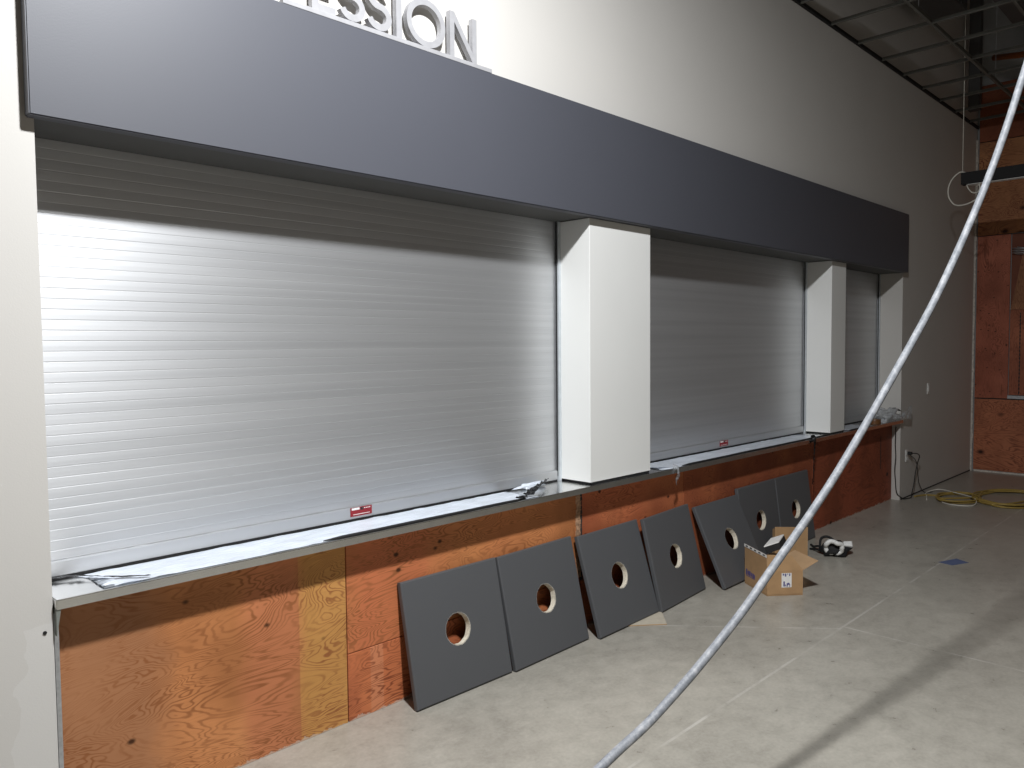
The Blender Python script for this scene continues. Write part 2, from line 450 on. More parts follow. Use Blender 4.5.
letter([rect(2.055, 2.055+SW, Z0, Z0+HL)])
bm = bmesh.new(); n = 48; cx, cz = 2.221, Z0+HL/2; rings = []
for y in (YL0+.002, YL1):
    for rr_ in ((.110, HL/2+.003), (.110-.027, HL/2-.024)):
        rings.append([bm.verts.new((cx+rr_[0]*math.cos(2*math.pi*k/n), y, cz+.002+rr_[1]*math.sin(2*math.pi*k/n))) for k in range(n)])
for k in range(n):
    j = (k+1) % n; fo, fi, bo, bi = rings
    for q in ((fo[k], fo[j], fi[j], fi[k]), (bo[j], bo[k], bi[k], bi[j]), (fo[j], fo[k], bo[k], bo[j]), (fi[k], fi[j], bi[j], bi[k])): bm.faces.new(q)
obj('letter', bm, M['grey'], sg)
letter([rect(2.358, 2.385, Z0, Z0+HL), rect(2.497, 2.524, Z0, Z0+HL), [(2.385, Z0+HL), (2.385, Z0+HL-.045), (2.497, Z0), (2.497, Z0+.045)]])

# ------------------------------------------------------------------ plywood kick sheets under the counter
Oa, Ob, Od = (.68,.275,.10), (.80,.36,.15), (.30,.105,.036)
Ra, Rb, Rd = (.62,.17,.075), (.74,.26,.10), (.25,.066,.028)
Fa, Fb, Fd = (.36,.095,.042), (.46,.14,.055), (.19,.05,.024)
G = 'stained plywood sheets under the countertop'
def sheet(x0, x1, z0, z1, mat, label, y=YP, th=.018):
    bm = box(x0, x1, y, y+th, z0, z1, .0015, 1)
    return tag(obj('plywood_sheet', bm, mat), label, 'plywood', G)
zt = ZC-.035
sheet(.705, 1.828, 0, zt, plywood('plywood amber', Oa, Ob, Od, seed=1.7, bands=((.4, 1.04, (.40,.20,.105), .75, .10), (1.60, 1.9, (.66,.36,.10), .75, .002), (1.36, 1.60, (.74,.25,.13), .45, .05))),
      'large amber plywood sheet at the near end, with swirling grain and a yellower strip')
sheet(1.833, 3.408, .306, zt, plywood('plywood orange', Oa, (.62,.22,.085), Od, seed=5.1, figure=8, bands=((1.83, 2.35, (.68,.19,.09), .6, .1),)),
      'upper orange plywood sheet above and behind the first two hole panels')
sheet(1.833, 3.408, 0, .302, plywood('plywood red', Ra, Rb, Rd, seed=9.3, figure=5, bands=((1.95, 2.02, (.78,.33,.17), .6, .003),)),
      'low red plywood strip along the floor left of the first hole panel')
s3 = sheet(3.425, 4.52, 0, zt, plywood('plywood rust', Ra, (.58,.2,.08), Rd, seed=3.3, figure=9), 'rust coloured plywood sheet below the wide white pillar')
sheet(4.524, 6.585, 0, zt, plywood('plywood brown orange', Fa, (.50,.16,.06), Fd, seed=12.4, figure=9), 'brownish orange plywood sheet behind the cardboard box and rear hole panels')
s5 = sheet(6.592, 8.53, 0, zt, plywood('plywood dark red', Fa, (.42,.105,.05), Fd, seed=7.7, figure=3, knots=3), 'plain dark red plywood sheet at the far end of the counter')
bm = bmesh.new()
for i in range(16):
    z = .30+i*.031; add_box(bm, 3.384+random.uniform(-.006,.006), 3.424, YP-.003, YP+.004, z, z+.029)
obj('joint_filler', bm, M['filler'], s3, label='pale ragged filler along the joint')
bm = bmesh.new()
for i in range(20):
    z = .28+i*.026; add_box(bm, 3.421+random.uniform(-.004,.004), 3.432+random.uniform(0,.006), YP-.004, YP+.004, z, z+.022)
obj('open_joint', bm, M['darkgap'], s3, label='dark open joint')

obj('open_joint', box(8.20, 8.215, YP-.001, YP+.004, .36, .70), M['darkgap'], s5, label='dark upright slot')
tag(obj('wall_screw', tube([(.655, YW-.003, .745), (.655, YW+.001, .745)], .006, 10), M['black']), 'tiny dark screw head in the wall beside the near end of the countertop', 'screw')

# ------------------------------------------------------------------ charcoal panels with a round hole
PW, PH, PT, HR = .598, .575, .031, .074
def panel(x, y, yaw, tilt, seed, label):
    room = YP-.0015-max(y, y+PW*math.sin(yaw))     # lean back until the top rests on the plywood
    for _ in range(20): tilt = math.asin((room-PT*math.cos(tilt))/PH/math.cos(yaw))
    r = root('hole_panel', label, 'panel', (x, y, PT*math.sin(tilt)+.0005), (-tilt, 0, yaw), 'charcoal panels with a round hole leaning on the plywood')
    rnd = random.Random(seed); n = 44; cx, cz = PW/2+rnd.uniform(-.008,.008), PH/2+rnd.uniform(-.004,.008)
    rad = [HR*(1+.03*noise.noise(Vector((math.cos(6.283*k/n)*2.2+seed, math.sin(6.283*k/n)*2.2, seed)))+rnd.uniform(-.012,.012)) for k in range(n)]
    bv = .006
    def outer(k, d):       # the point of a rounded square straight out from the hole's spoke k
        a = 2*math.pi*k/n; c, s = math.cos(a), math.sin(a)
        x0, x1, z0, z1 = d-cx, PW-d-cx, d-cz, PH-d-cz
        t = min([q for q in ((x1/c if c > 1e-6 else 9), (x0/c if c < -1e-6 else 9), (z1/s if s > 1e-6 else 9), (z0/s if s < -1e-6 else 9))])
        return t*c, t*s
    def ring(bm, d, y):
        pts = []
        for k in range(n): pts.append(outer(k, d))
        for X, Z in ((d-cx, d-cz), (PW-d-cx, d-cz), (PW-d-cx, PH-d-cz), (d-cx, PH-d-cz)):   # snap the nearest spoke into each corner
            i = min(range(n), key=lambda q: (pts[q][0]-X)**2+(pts[q][1]-Z)**2); pts[i] = (X, Z)
        return [bm.verts.new((cx+px, y, cz+pz)) for px, pz in pts]
    bm = bmesh.new()
    hole = lambda y, s=1.: [bm.verts.new((cx+s*rad[k]*math.cos(6.2832*k/n), y, cz+s*rad[k]*math.sin(6.2832*k/n))) for k in range(n)]
    loops = [hole(0), ring(bm, bv, 0), ring(bm, bv*.3, bv*.3), ring(bm, 0, bv), ring(bm, 0, PT-bv), ring(bm, bv, PT), hole(PT)]
    for A, B in zip(loops, loops[1:]):
        for k in range(n): bm.faces.new((A[k], A[(k+1) % n], B[(k+1) % n], B[k]))
    obj('board', bm, M['laminate'], r, local=True)
    bm = bmesh.new(); A = hole(-.0006, 1.045); B = hole(.001, 1.0); Cc = hole(PT-.0006, .985); D = hole(PT+.0004, 1.03)
    for P_, Q in ((A, B), (B, Cc), (Cc, D)):
        for k in range(n): bm.faces.new((P_[k], P_[(k+1) % n], Q[(k+1) % n], Q[k]))
    obj('hole_rim', bm, M['core'], r, local=True, label='ragged cream rim of the cut hole')
panel(2.096, 2.708, -.018, .228, 1, 'first and nearest charcoal panel with a round hole, beside the amber plywood')
panel(2.708, 2.684, .022, .236, 2, 'second charcoal hole panel from the camera, its edge against the nearest one')
panel(3.345, 2.645, .026, .326, 3, 'third charcoal hole panel, leaning at the wide pillar')
panel(3.946, 2.640, .088, .262, 4, 'fourth charcoal hole panel, turned slightly, last before the gap and the steep panel')
panel(4.603, 2.580, .014, .43, 5, 'fifth charcoal hole panel, leaning most steeply, partly behind the open cardboard box')
panel(5.206, 2.752, .003, .12, 6, 'sixth charcoal hole panel, standing behind the open cardboard box')
panel(5.812, 2.750, .001, .125, 7, 'seventh and farthest charcoal hole panel, at the end of the row')

# ------------------------------------------------------------------ open cardboard box
A = Vector((4.847, 2.574, 0)); B = Vector((4.687, 2.330, 0)); Cc = Vector((4.871, 2.173, 0)); D = A+Cc-B
HB = .165
bx = root('cardboard_box', 'open brown cardboard box on the floor with its flaps up and a white label', 'box', tuple((A+Cc)/2))
def slab(bm, pts, th, mi_out=0, mi_in=1):
    """a thin sheet on the quad pts with real thickness"""
    P = [Vector(p) for p in pts]; nrm = (P[1]-P[0]).cross(P[-1]-P[0]).normalized()
    a = [bm.verts.new(p) for p in P]; b_ = [bm.verts.new(p-nrm*th) for p in P]; n = len(P)
    bm.faces.new(a).material_index = mi_out; bm.faces.new(b_[::-1]).material_index = mi_in
    for i in range(n): bm.faces.new((a[i], b_[i], b_[(i+1) % n], a[(i+1) % n])).material_index = mi_in
U = Vector((0, 0, HB)); up = lambda z: Vector((0, 0, z)); CM = [M['card'], M['cardin']]
bm = bmesh.new()
for p, q in ((A, B), (B, Cc), (Cc, D), (D, A)): slab(bm, (p+up(.001), q+up(.001), q+U, p+U), .004)
slab(bm, (A+up(.006), D+up(.006), Cc+up(.006), B+up(.006)), .004)
obj('body', bm, CM, bx)
e1 = (Cc-B).normalized(); e2 = (A-B).normalized()
def flap(pts, **k):
    bm = bmesh.new(); slab(bm, pts, .004); return obj('flap', bm, CM, bx, **k)
lf = flap((A+U, B+U, B+up(.272)-e1*.004+e2*.004, A+up(.276)-e1*.004-e2*.004), label='upright flap with white printed tape along its edge')
bm = bmesh.new()
o1, o2 = -e1*.0055, up(.0)
slab(bm, (A+up(.258)+o1, B+up(.254)+o1, B+up(.274)+o1, A+up(.278)+o1), .001, 0, 0)
for i in range(5):
    t = .08+.19*i; p = A.lerp(B, t)-e1*.0066; q = A.lerp(B, t+.09)-e1*.0066; zz = .2635-.004*t
    slab(bm, (p+up(zz), q+up(zz), q+up(zz+.009), p+up(zz+.009)), .0006, 1, 1)
obj('edge_tape', bm, [M['cardwhite'], M['inkblk']], lf)
flap((B+U, Cc+U, Cc+up(.262)-e1*.07+e2*.012, B+up(.272)+e1*.006+e2*.01))
out = (e1*.11+up(.055))
flap((Cc+U, D+U, D+U+out-e2*.01, Cc+U+out+e2*.01))
flap((D+U, A+U, A+U+up(-.07)-e2*.05+e1*.01, D+U+up(-.07)-e2*.05-e1*.01))
# shipping label and printing on the sides
bm = bmesh.new(); F = -e2*.0012
def onface(t0, t1, z0, z1, mi, d=1.):
    p, q = B.lerp(Cc, t0)+F*d, B.lerp(Cc, t1)+F*d
    slab(bm, (p+up(z0), q+up(z0), q+up(z1), p+up(z1)), .0008, mi, mi)
onface(.40, .68, .055, .150, 0)
for (t0, t1, z0, z1) in ((.43,.47,.135,.147), (.49,.53,.128,.147), (.56,.58,.138,.147), (.61,.64,.13,.147), (.45,.49,.062,.095), (.50,.52,.062,.075), (.54,.57,.06,.082), (.57,.62,.072,.085), (.62,.64,.058,.078)): onface(t0, t1, z0, z1, 1, 1.6)
obj('shipping_label', bm, [M['cardwhite'], M['ink']], bx)
bm = bmesh.new(); F = -e1*.0012
for i, (t0, t1, z0, z1) in enumerate(((.06,.12,.07,.108), (.14,.19,.072,.10), (.2,.27,.07,.102), (.29,.34,.072,.098), (.36,.42,.068,.098), (.43,.47,.07,.094), (.06,.47,.062,.066))):
    p, q = A.lerp(B, t0)+F, A.lerp(B, t1)+F; slab(bm, (p+up(z0), q+up(z0), q+up(z1), p+up(z1)), .0008)
obj('side_print', bm, [M['ink'], M['ink']], bx)
# white-topped pad poking out of the box
K = [Vector(p) for p in ((4.675,2.328,.313), (4.854,2.367,.329), (4.882,2.289,.364), (4.728,2.250,.349))]
kc = sum(K, Vector())/4; sh_ = Vector((4.865, 2.375, 0))-Vector((kc.x, kc.y, 0))
K = [p+sh_*.75+Vector((0, 0, -.006)) for p in K]; kn = (K[1]-K[0]).cross(K[3]-K[0]).normalized()
kn = kn if kn.z > 0 else -kn
bm1 = bmesh.new()
def plate(bm, P, h0, h1, mi):
    a = [bm.verts.new(p+kn*h0) for p in P]; c = [bm.verts.new(p+kn*h1) for p in P]
    for f_ in ([a[::-1], c]+[[a[q], a[(q+1) % 4], c[(q+1) % 4], c[q]] for q in range(4)]): bm.faces.new(f_).material_index = mi
plate(bm1, K, -.045, 0, 0); plate(bm1, K, .0, .006, 1)
pk = obj('packaged_pad', bm1, [M['blackpaint'], M['cardwhite']])
tag(pk, 'black pad with a white top sticking out of the open cardboard box', 'pad')
# contents that carry it
tag(obj('paper_packing', box(4.80, 4.92, 2.33, 2.42, .008, .235, .02), M['cardin']), 'brown packing inside the open cardboard box', 'packing')
# second carton standing behind
q0 = Vector((5.46, 2.655, 0)); q1 = Vector((5.66, 2.49, 0)); bk = Vector((.026, .032, 0))
bm = bmesh.new(); slab(bm, (q0+up(.001), q1+up(.001), q1+up(.262), q0+up(.272)), .004); slab(bm, (q1+bk+up(.001), q0+bk+up(.001), q0+bk+up(.25), q1+bk+up(.24)), .004)
slab(bm, (q1+up(.001), q1+bk+up(.001), q1+bk+up(.24), q1+up(.262)), .004)
slab(bm, (q0+bk+up(.001), q0+up(.001), q0+up(.26), q0+bk+up(.25)), .004)
tag(obj('flattened_carton', bm, CM), 'folded brown carton standing on edge behind the open cardboard box', 'box')
bm = bmesh.new()
slab(bm, ((3.62,2.665,.006), (3.80,2.515,.006), (3.955,2.655,.006), (3.9,2.70,.006)), .005)
tag(obj('pale_floor_piece', bm, [M['scrap'], M['cardin']]), 'pale flat piece on the floor below the third hole panel', 'scrap')  # thin flat beige quad laid just above the floor

# ------------------------------------------------------------------ black and white bundle on the floor
bn = root('strap_bundle', 'small crumpled black and white bundle on the floor beyond the cardboard box', 'bundle', (6.0, 2.44, 0))
def lump(cx, cy, cz, rx, ry, rz, seed, amp=.3, sub=3):
    bm = bmesh.new(); bmesh.ops.create_icosphere(bm, subdivisions=sub, radius=1)
    for v_ in bm.verts:
        k = 1+amp*noise.noise(v_.co*2.1+Vector((seed, 0, seed)))
        v_.co = Vector((cx+v_.co.x*rx*k, cy+v_.co.y*ry*k, max(.001, cz+v_.co.z*rz*k)))
    for f_ in bm.faces: f_.smooth = True
    return bm
obj('black_pouch', lump(5.99, 2.42, .045, .12, .10, .055, 3, .45), M['blackpaint'], bn)
e_ = Vector((.38, -.92, 0)); up_ = Vector((-.35, -.15, .92)); c_ = Vector((5.90, 2.39, .078))
ring = [tuple(c_+e_*(.058*math.cos(a*.5236))+up_*((.055+.008*math.sin(a*1.9))*math.sin(a*.5236))+Vector((.012*math.sin(a*2.3), 0, 0))) for a in range(12)]
obj('white_cuff', tube(catmull(ring, 4, True), .018, 8, True), M['white'], bn, label='white curled cuff')
bm1 = box(-.036, .036, -.024, .024, -.016, .016, .010, 3)
for v_ in bm1.verts: v_.co += .006*Vector((noise.noise(v_.co*30), noise.noise(v_.co*31+Vector((5,0,0))), noise.noise(v_.co*29+Vector((0,5,0)))))
bmesh.ops.transform(bm1, matrix=Matrix.Translation((6.03, 2.335, .088)) @ Matrix.Rotation(-1.1, 4, 'Z') @ Matrix.Rotation(.5, 4, 'X'), verts=bm1.verts[:])
obj('white_patch', bm1, M['white'], bn, label='white patch')
obj('strap', tube(catmull([(5.98,2.50,.03), (6.04,2.57,.03), (6.07,2.62,.012), (6.13,2.67,.008)], 5), .009, 6), M['black'], bn)
obj('strap', tube(catmull([(5.95,2.52,.03), (6.02,2.54,.10), (6.07,2.50,.11), (6.10,2.44,.06)], 5), .010, 6), M['black'], bn)
obj('strap', tube(catmull([(5.92,2.48,.02), (5.97,2.56,.02), (6.0,2.62,.008)], 5), .008, 6), M['black'], bn)
obj('white_tab', lump(6.0, 2.47, .09, .016, .013, .022, 6, .4, 2), M['white'], bn, label='small white tab')

bm = bmesh.new(); slab(bm, ((6.30,1.77,.0015), (6.28,1.67,.0015), (6.44,1.60,.0015), (6.50,1.70,.0015)), .001)
tag(obj('masking_tape', bm, M['tape']), 'blue strip of masking tape stuck to the floor', 'tape')

# ------------------------------------------------------------------ the long bent conduit
pts = [(.05,1.47,.016), (.30,1.445,.05), (.7,1.40,.175), (1.2,1.347,.335), (1.647,1.302,.482), (1.823,1.281,.537), (1.936,1.264,.59), (2.06,1.243,.659), (2.249,1.207,.783), (2.375,1.178,.888), (2.638,1.119,1.106), (2.797,1.076,1.269), (2.984,1.017,1.499), (3.218,.944,1.79), (3.379,.876,2.071), (3.488,.812,2.336), (3.555,.745,2.632), (3.585,.69,2.9), (3.60,.60,3.5), (3.60,.50,4.3), (3.60,.40,5.999)]
cp = catmull(pts, 10)
cp = [p+Vector((noise.noise(p*2.3), noise.noise(p*2.3+Vector((9,0,0))), noise.noise(p*2.3+Vector((0,7,0)))))*(.003 if p.z > .1 else 0) for p in cp]
cd = obj('conduit', tube(cp, .0138, 14), M['conduit'])
tag(cd, 'long bent grey scuffed conduit rising from the floor across the view', 'conduit')

# ------------------------------------------------------------------ film and scraps on the counter
def film(x0, x1, y0, y1, seed, label, ragged=.03):
    r = root('protective_film', label, 'plastic film', ((x0+x1)/2, y1, ZC+.001), group='protective film on the countertop')
    bm = bmesh.new(); nx, ny = int((x1-x0)/.03), 8; G_ = []
    for i in range(nx+1):
        row = []
        for j in range(ny+1):
            u, v_ = i/nx, j/ny
            x = x0+(x1-x0)*u + (ragged*.4*noise.noise(Vector((v_*3, seed, 1))) + (.18*(1-v_) if True else 0))*(1 if u in (0,) else 0) - (.12*v_+ragged*3*noise.noise(Vector((v_*4, seed, 5))))*(1 if u == 1 else 0)
            y = y0+(y1-y0)*v_ + (.012*noise.noise(Vector((x*1.7, seed, 0))) if j == 0 else 0)
            z = ZC+.0022+max(0, .006*noise.noise(Vector((x*5, y*9, seed)))+.004*noise.noise(Vector((x*17, y*21, seed))))
            row.append(bm.verts.new((x, y, z)))
        G_.append(row)
    for i in range(nx):
        for j in range(ny):
            f_ = bm.faces.new((G_[i][j], G_[i+1][j], G_[i+1][j+1], G_[i][j+1])); f_.smooth = True
    obj('sheet', bm, M['film'], r); return r
def edge_roll(r, x0, x1, seed, y=2.752):
    P = []
    n = int((x1-x0)/.05)
    for i in range(n+1):
        x = x0+(x1-x0)*i/n; P.append((x, y+.004+.002*noise.noise(Vector((x*3, seed, 0))), ZC+.0085+.002*noise.noise(Vector((x*2, seed, 4)))))
    taper = lambda i: .0075*min(1, .25+i/6, .25+(n*3-i)/6)
    obj('rolled_edge', tube(catmull(P, 3), taper, 7), M['black'], r, label='dark curled edge of the film')
f1 = film(.80, 2.98, 2.762, 2.99, 2.2, 'clear protective film on the counter in front of the wide near shutter')
edge_roll(f1, 1.66, 2.86, 2.2)
f2 = film(4.10, 6.62, 2.762, 2.99, 6.1, 'clear protective film on the counter in front of the middle shutter')
edge_roll(f2, 4.34, 6.75, 6.1)
f3 = film(7.10, 7.72, 2.762, 2.97, 9.4, 'short piece of protective film on the counter in front of the small far shutter')
edge_roll(f3, 7.10, 7.62, 9.4)

def strip(path, wfun, up_v=(0,0,1), th=.002, amp=.004, seed=0):
    """a crumpled ribbon following path, width from wfun(t)"""
    P = catmull(path, 6); n = len(P); bm = bmesh.new(); rows = []
    for i, p in enumerate(P):
        t = (P[min(i+1, n-1)]-P[max(i-1, 0)]).normalized(); s = t.cross(Vector(up_v)).normalized(); w = wfun(i/(n-1))
        rows.append([bm.verts.new(p+s*w*k+Vector(up_v)*(amp*noise.noise(Vector((i*.9, k*3, seed)))+amp*.6)) for k in (-1, -.4, .3, 1)])
    for a, c in zip(rows, rows[1:]):
        for k in range(3): bm.faces.new((a[k], c[k], c[k+1], a[k+1])).smooth = True
    bmesh.ops.solidify(bm, geom=bm.faces[:], thickness=th)
    return bm
tag(obj('black_film_scrap', strip([(.705,3.0,ZC+.010), (.79,2.965,ZC+.010), (.85,2.90,ZC+.010), (.91,2.83,ZC+.010), (.985,2.775,ZC+.010)], lambda t: .014 if t < .35 else (.005 if t < .7 else .012*(1.2-t)*2), seed=4), M['darkfilm']),
    'torn black scrap of film at the near end of the countertop', 'scrap')
tag(obj('smoky_film_scrap', strip([(2.80,2.755,ZC+.008), (2.87,2.77,ZC+.010), (2.93,2.80,ZC+.008), (3.02,2.84,ZC+.022), (3.14,2.90,ZC+.026), (3.26,2.96,ZC+.03)], lambda t: .022 if t < .18 else (.006 if t < .35 else .026*(1.05-t)*1.7), amp=.016, seed=8), M['darkfilm']),
    'torn grey scrap of film beside the foot of the wide white pillar', 'scrap')
bm = lump(3.12, 2.965, ZC+.016, .10, .025, .016, 5, .8); 
for v_ in bm.verts: v_.co.z = max(v_.co.z, ZC+.003)
tag(obj('crumpled_film', bm, M['film']), 'crumpled clear film at the corner of the wide near shutter', 'plastic film')
def hang(x, z0, z1, w, label, seed, m):
    P = [(x+.02*noise.noise(Vector((k*.8, seed, 0))), 2.732-.006*math.sin(k) if k < 2 else 2.80+.02*math.sin(k), z1-(z1-z0)*k/5) for k in range(6)]
    P = [(x-.02, 2.765, ZC+.006), (x, 2.744, ZC+.004)]+[(x+.03*noise.noise(Vector((k*.9, seed, 0))), 2.738+.004*k, ZC-.03-(ZC-.03-z0)*k/4) for k in range(5)]
    tag(obj('hanging_scrap', strip(P, lambda t: w*(1.15-t)*(1+.4*math.sin(t*9+seed)), (0,-1,0), amp=.008, seed=seed), m), label, 'scrap')
hang(4.26, .74, ZC, .022, 'pale torn film scrap hanging over the counter edge by the wide pillar', 3, M['bag'])
hang(6.33, .47, ZC, .024, 'long dark film scrap hanging from the counter edge by the narrow pillar', 6, M['darkfilm'])

# crumpled bag and tape roll at the far end of the counter
bg = root('plastic_bag', 'crumpled clear plastic bag at the far end of the countertop', 'bag', (8.3, 2.8, ZC))
bm = lump(8.22, 2.80, ZC+.06, .24, .085, .075, 11, .7, 4)
for v_ in bm.verts:
    v_.co.z = max(v_.co.z, ZC+.003)
    v_.co.y = min(v_.co.y, 2.92)
obj('bag_body', bm, M['bag'], bg)
bm = bmesh.new(); rows = []
for i in range(9):
    t = i/8; x = 8.36+.30*t; h = .035+.075*t; zc = ZC+.055+.015*t
    rows.append([bm.verts.new((x+.02*noise.noise(Vector((i, k, 3))), 2.715+.02*noise.noise(Vector((i*1.3, k*1.7, 8))), zc+h*(k/3-.5)*(1+.5*noise.noise(Vector((k*2, t*2, 5))))*2*.6)) for k in range(4)])
for a, c in zip(rows, rows[1:]):
    for k in range(3): bm.faces.new((a[k], c[k], c[k+1], a[k+1]))
bmesh.ops.solidify(bm, geom=bm.faces[:], thickness=.003)
obj('bag_mouth', bm, M['bag'], bg, label='flared open end of the bag')
obj('bag_fold', strip([(8.25,2.80,ZC+.135), (8.36,2.77,ZC+.125), (8.47,2.76,ZC+.09)], lambda t: .016, amp=.006, seed=2), M['darkfilm'], bg, label='dark fold')
tr = root('tape_roll', 'amber roll of tape lying beside the plastic bag on the countertop', 'tape', (7.86, 2.80, ZC))
bm = bmesh.new(); n = 28
prof = [(.03, .0), (.056, .0), (.058, .004), (.058, .046), (.056, .05), (.03, .05)]
R_ = [[bm.verts.new((7.86+r_*math.cos(2*math.pi*k/n), 2.80+r_*math.sin(2*math.pi*k/n), ZC+.004+z_)) for k in range(n)] for r_, z_ in prof]
for i in range(6):
    for k in range(n):
        f_ = bm.faces.new((R_[i][k], R_[i][(k+1) % n], R_[(i+1) % 6][(k+1) % n], R_[(i+1) % 6][k])); f_.smooth = i == 2
obj('roll', bm, M['amber'], tr)
bm = bmesh.new()
prof = [(.0265, .001), (.0295, .001), (.0295, .049), (.0265, .049)]
R_ = [[bm.verts.new((7.86+r_*math.cos(2*math.pi*k/n), 2.80+r_*math.sin(2*math.pi*k/n), ZC+.004+z_)) for k in range(n)] for r_, z_ in prof]
for i in range(4):
    for k in range(n): bm.faces.new((R_[i][k], R_[i][(k+1) % n], R_[(i+1) % 4][(k+1) % n], R_[(i+1) % 4][k]))
obj('core', bm, M['cardin'], tr)

# ------------------------------------------------------------------ switch, outlet, cords
sw = root('light_switch', 'white light switch plate on the wall beyond the counter', 'switch', (9.407, YW, 1.137))
obj('plate', box(9.37, 9.444, YW-.008, YW, 1.075, 1.199, .0015), M['white'], sw)
obj('rocker', box(9.39, 9.424, YW-.0125, YW-.007, 1.103, 1.171, .001), M['white'], sw)
ou = root('wall_outlet', 'white electrical outlet low on the wall beyond the counter', 'outlet', (8.735, YW, .449))
obj('plate', box(8.699, 8.771, YW-.008, YW, .387, .511, .0015), M['white'], ou)
for z in (.42, .478): 
    s = obj('receptacle', box(8.718, 8.752, YW-.0105, YW-.007, z-.014, z+.014, .004), M['white'], ou)
    bm = bmesh.new(); add_box(bm, 8.726, 8.729, YW-.011, YW-.0100, z-.003, z+.007); add_box(bm, 8.741, 8.744, YW-.011, YW-.0100, z-.003, z+.007)
    obj('slot', bm, M['black'], s)
cr = root('power_cord', 'black power cord plugged into the outlet and dropping to the floor', 'cord', (8.735, YW-.02, .478))
obj('plug', box(8.716, 8.756, YW-.055, YW-.0115, .463, .495, .006), M['black'], cr)
obj('cable', tube(catmull([(8.74,YW-.055,.479), (8.78,YW-.09,.475), (8.86,YW-.09,.44), (8.90,YW-.06,.36), (8.87,YW-.05,.26), (8.84,YW-.045,.14), (8.80,YW-.04,.05), (8.74,YW-.05,.0075), (8.63,YW-.03,.0075), (8.565,YW-.02,.02), (8.515,YW+.02,.08), (8.50,YW+.03,.22), (8.475,YW+.03,.33), (8.50,YW+.03,.46), (8.48,YW+.03,.60), (8.49,YW+.03,.78)], 7), .0052, 7), M['black'], cr)
obj('cable', tube(catmull([(8.752,YW-.03,.46), (8.80,YW-.07,.40), (8.93,YW-.05,.30), (9.02,YW-.03,.20), (9.10,YW-.02,.10), (9.16,YW-.05,.0075), (9.22,YW-.12,.0075)], 6), .004, 6), M['black'], cr)

yc = []
def loops(cx, cy, rx, ry, n, a0, jit, seed):
    r_ = random.Random(seed)
    for k in range(int(n*10)):
        a = a0+2*math.pi*k/10; j = 1+jit*math.sin(k*.63+seed)+r_.uniform(-.13,.13)
        yc.append((cx+rx*j*math.cos(a)+.02*math.sin(k*.2), cy+ry*j*math.sin(a), .008+.010*((k//10) % 3)+.004*r_.random()))
yc += [(8.82,2.72,.008), (8.98,2.66,.008), (9.05,2.52,.008)]
loops(8.95, 2.32, .27, .19, 3.2, 1.2, .2, 2)
yc += [(9.1,2.26,.012), (9.15,2.2,.02)]
loops(9.30, 2.02, .46, .30, 7.3, 2.2, .26, 5)
yc += [(9.6,1.7,.012), (9.8,1.55,.008), (10.0,1.2,.008)]
tag(obj('extension_cord', tube(catmull(yc, 5), .0085, 6), M['yellow']), 'yellow extension cord heaped in loops on the floor by the end wall', 'cord')
tag(obj('floor_cord', tube(catmull([(8.75,2.58,.006), (8.95,2.64,.006), (9.15,2.70,.006), (9.3,2.62,.03), (9.2,2.45,.034), (9.0,2.2,.03), (8.72,2.14,.007), (8.62,2.30,.006), (8.70,2.42,.006)], 8), .0055, 6), M['cordwhite']), 'pale thin cord lying on the floor in front of the yellow cord', 'cord')

# ------------------------------------------------------------------ end wall sheets
E1, E2, E3 = (.52,.18,.09), (.64,.25,.125), (.20,.06,.032)
def esheet(y0, y1, z0, z1, seed, axis, label, x=XE, a=E1, b_=E2, fig=4., kn=5.):
    tag(obj('wall_plywood', box(x, x+.02, y0, y1, z0, z1, .0015, 1), plywood('end plywood %g' % seed, a, b_, E3, axis, seed, fig, splash=False, knots=kn, kring=7)), label, 'plywood', 'plywood on the end wall')
YC = YW-.032
esheet(-1.0, YC, .024, .93, 21, 'y', 'low wide plywood sheet along the floor of the end wall', kn=3)
esheet(2.385, YC, .945, 2.985, 22, 'z', 'upright knotty reddish board in the corner of the end wall', a=(.48,.145,.085), b_=(.60,.20,.12), kn=11, fig=6)
esheet(-1.0, YC, 2.995, 4.155, 23, 'y', 'high wide plywood sheet on the end wall below the ceiling grid', a=(.56,.25,.11), b_=(.70,.34,.16), kn=3)
esheet(-1.0, YC, 4.165, 4.86, 24, 'y', 'topmost plywood strip of the end wall, seen through the ceiling grid', a=(.33,.10,.05), b_=(.40,.14,.065))
esheet(1.9, 2.380, .99, 2.05, 25, 'z', 'shorter reddish board beside the upright knotty board', x=XE+.02, a=(.46,.15,.085), b_=(.54,.19,.10), kn=4)
esheet(1.9, 2.380, 2.055, 2.985, 26, 'z', 'dark recessed plywood behind the tilted pale board', x=XE+.036, a=(.20,.07,.04), b_=(.26,.09,.05), kn=4)
bm = bmesh.new(); zz = 1.0; L_ = []; R_ = []
for i in range(44):
    w = .008 if i % 2 else .0025
    L_.append((2.269-w, 1.0+i*.0235)); R_.append((2.269+w, 1.0+i*.0235))
fr = [[bm.verts.new((XE+.0185, y, z)) for y, z in Q] for Q in (L_, R_)]; bk_ = [[bm.verts.new((XE+.0205, y, z)) for y, z in Q] for Q in (L_, R_)]
for i in range(43):
    for q in ((fr[0][i], fr[1][i], fr[1][i+1], fr[0][i+1]), (bk_[1][i], bk_[0][i], bk_[0][i+1], bk_[1][i+1]), (fr[0][i+1], bk_[0][i+1], bk_[0][i], fr[0][i]), (fr[1][i], bk_[1][i], bk_[1][i+1], fr[1][i+1])): bm.faces.new(q)
bm.faces.new((fr[0][0], bk_[0][0], bk_[1][0], fr[1][0])); bm.faces.new((fr[0][-1], fr[1][-1], bk_[1][-1], bk_[0][-1]))
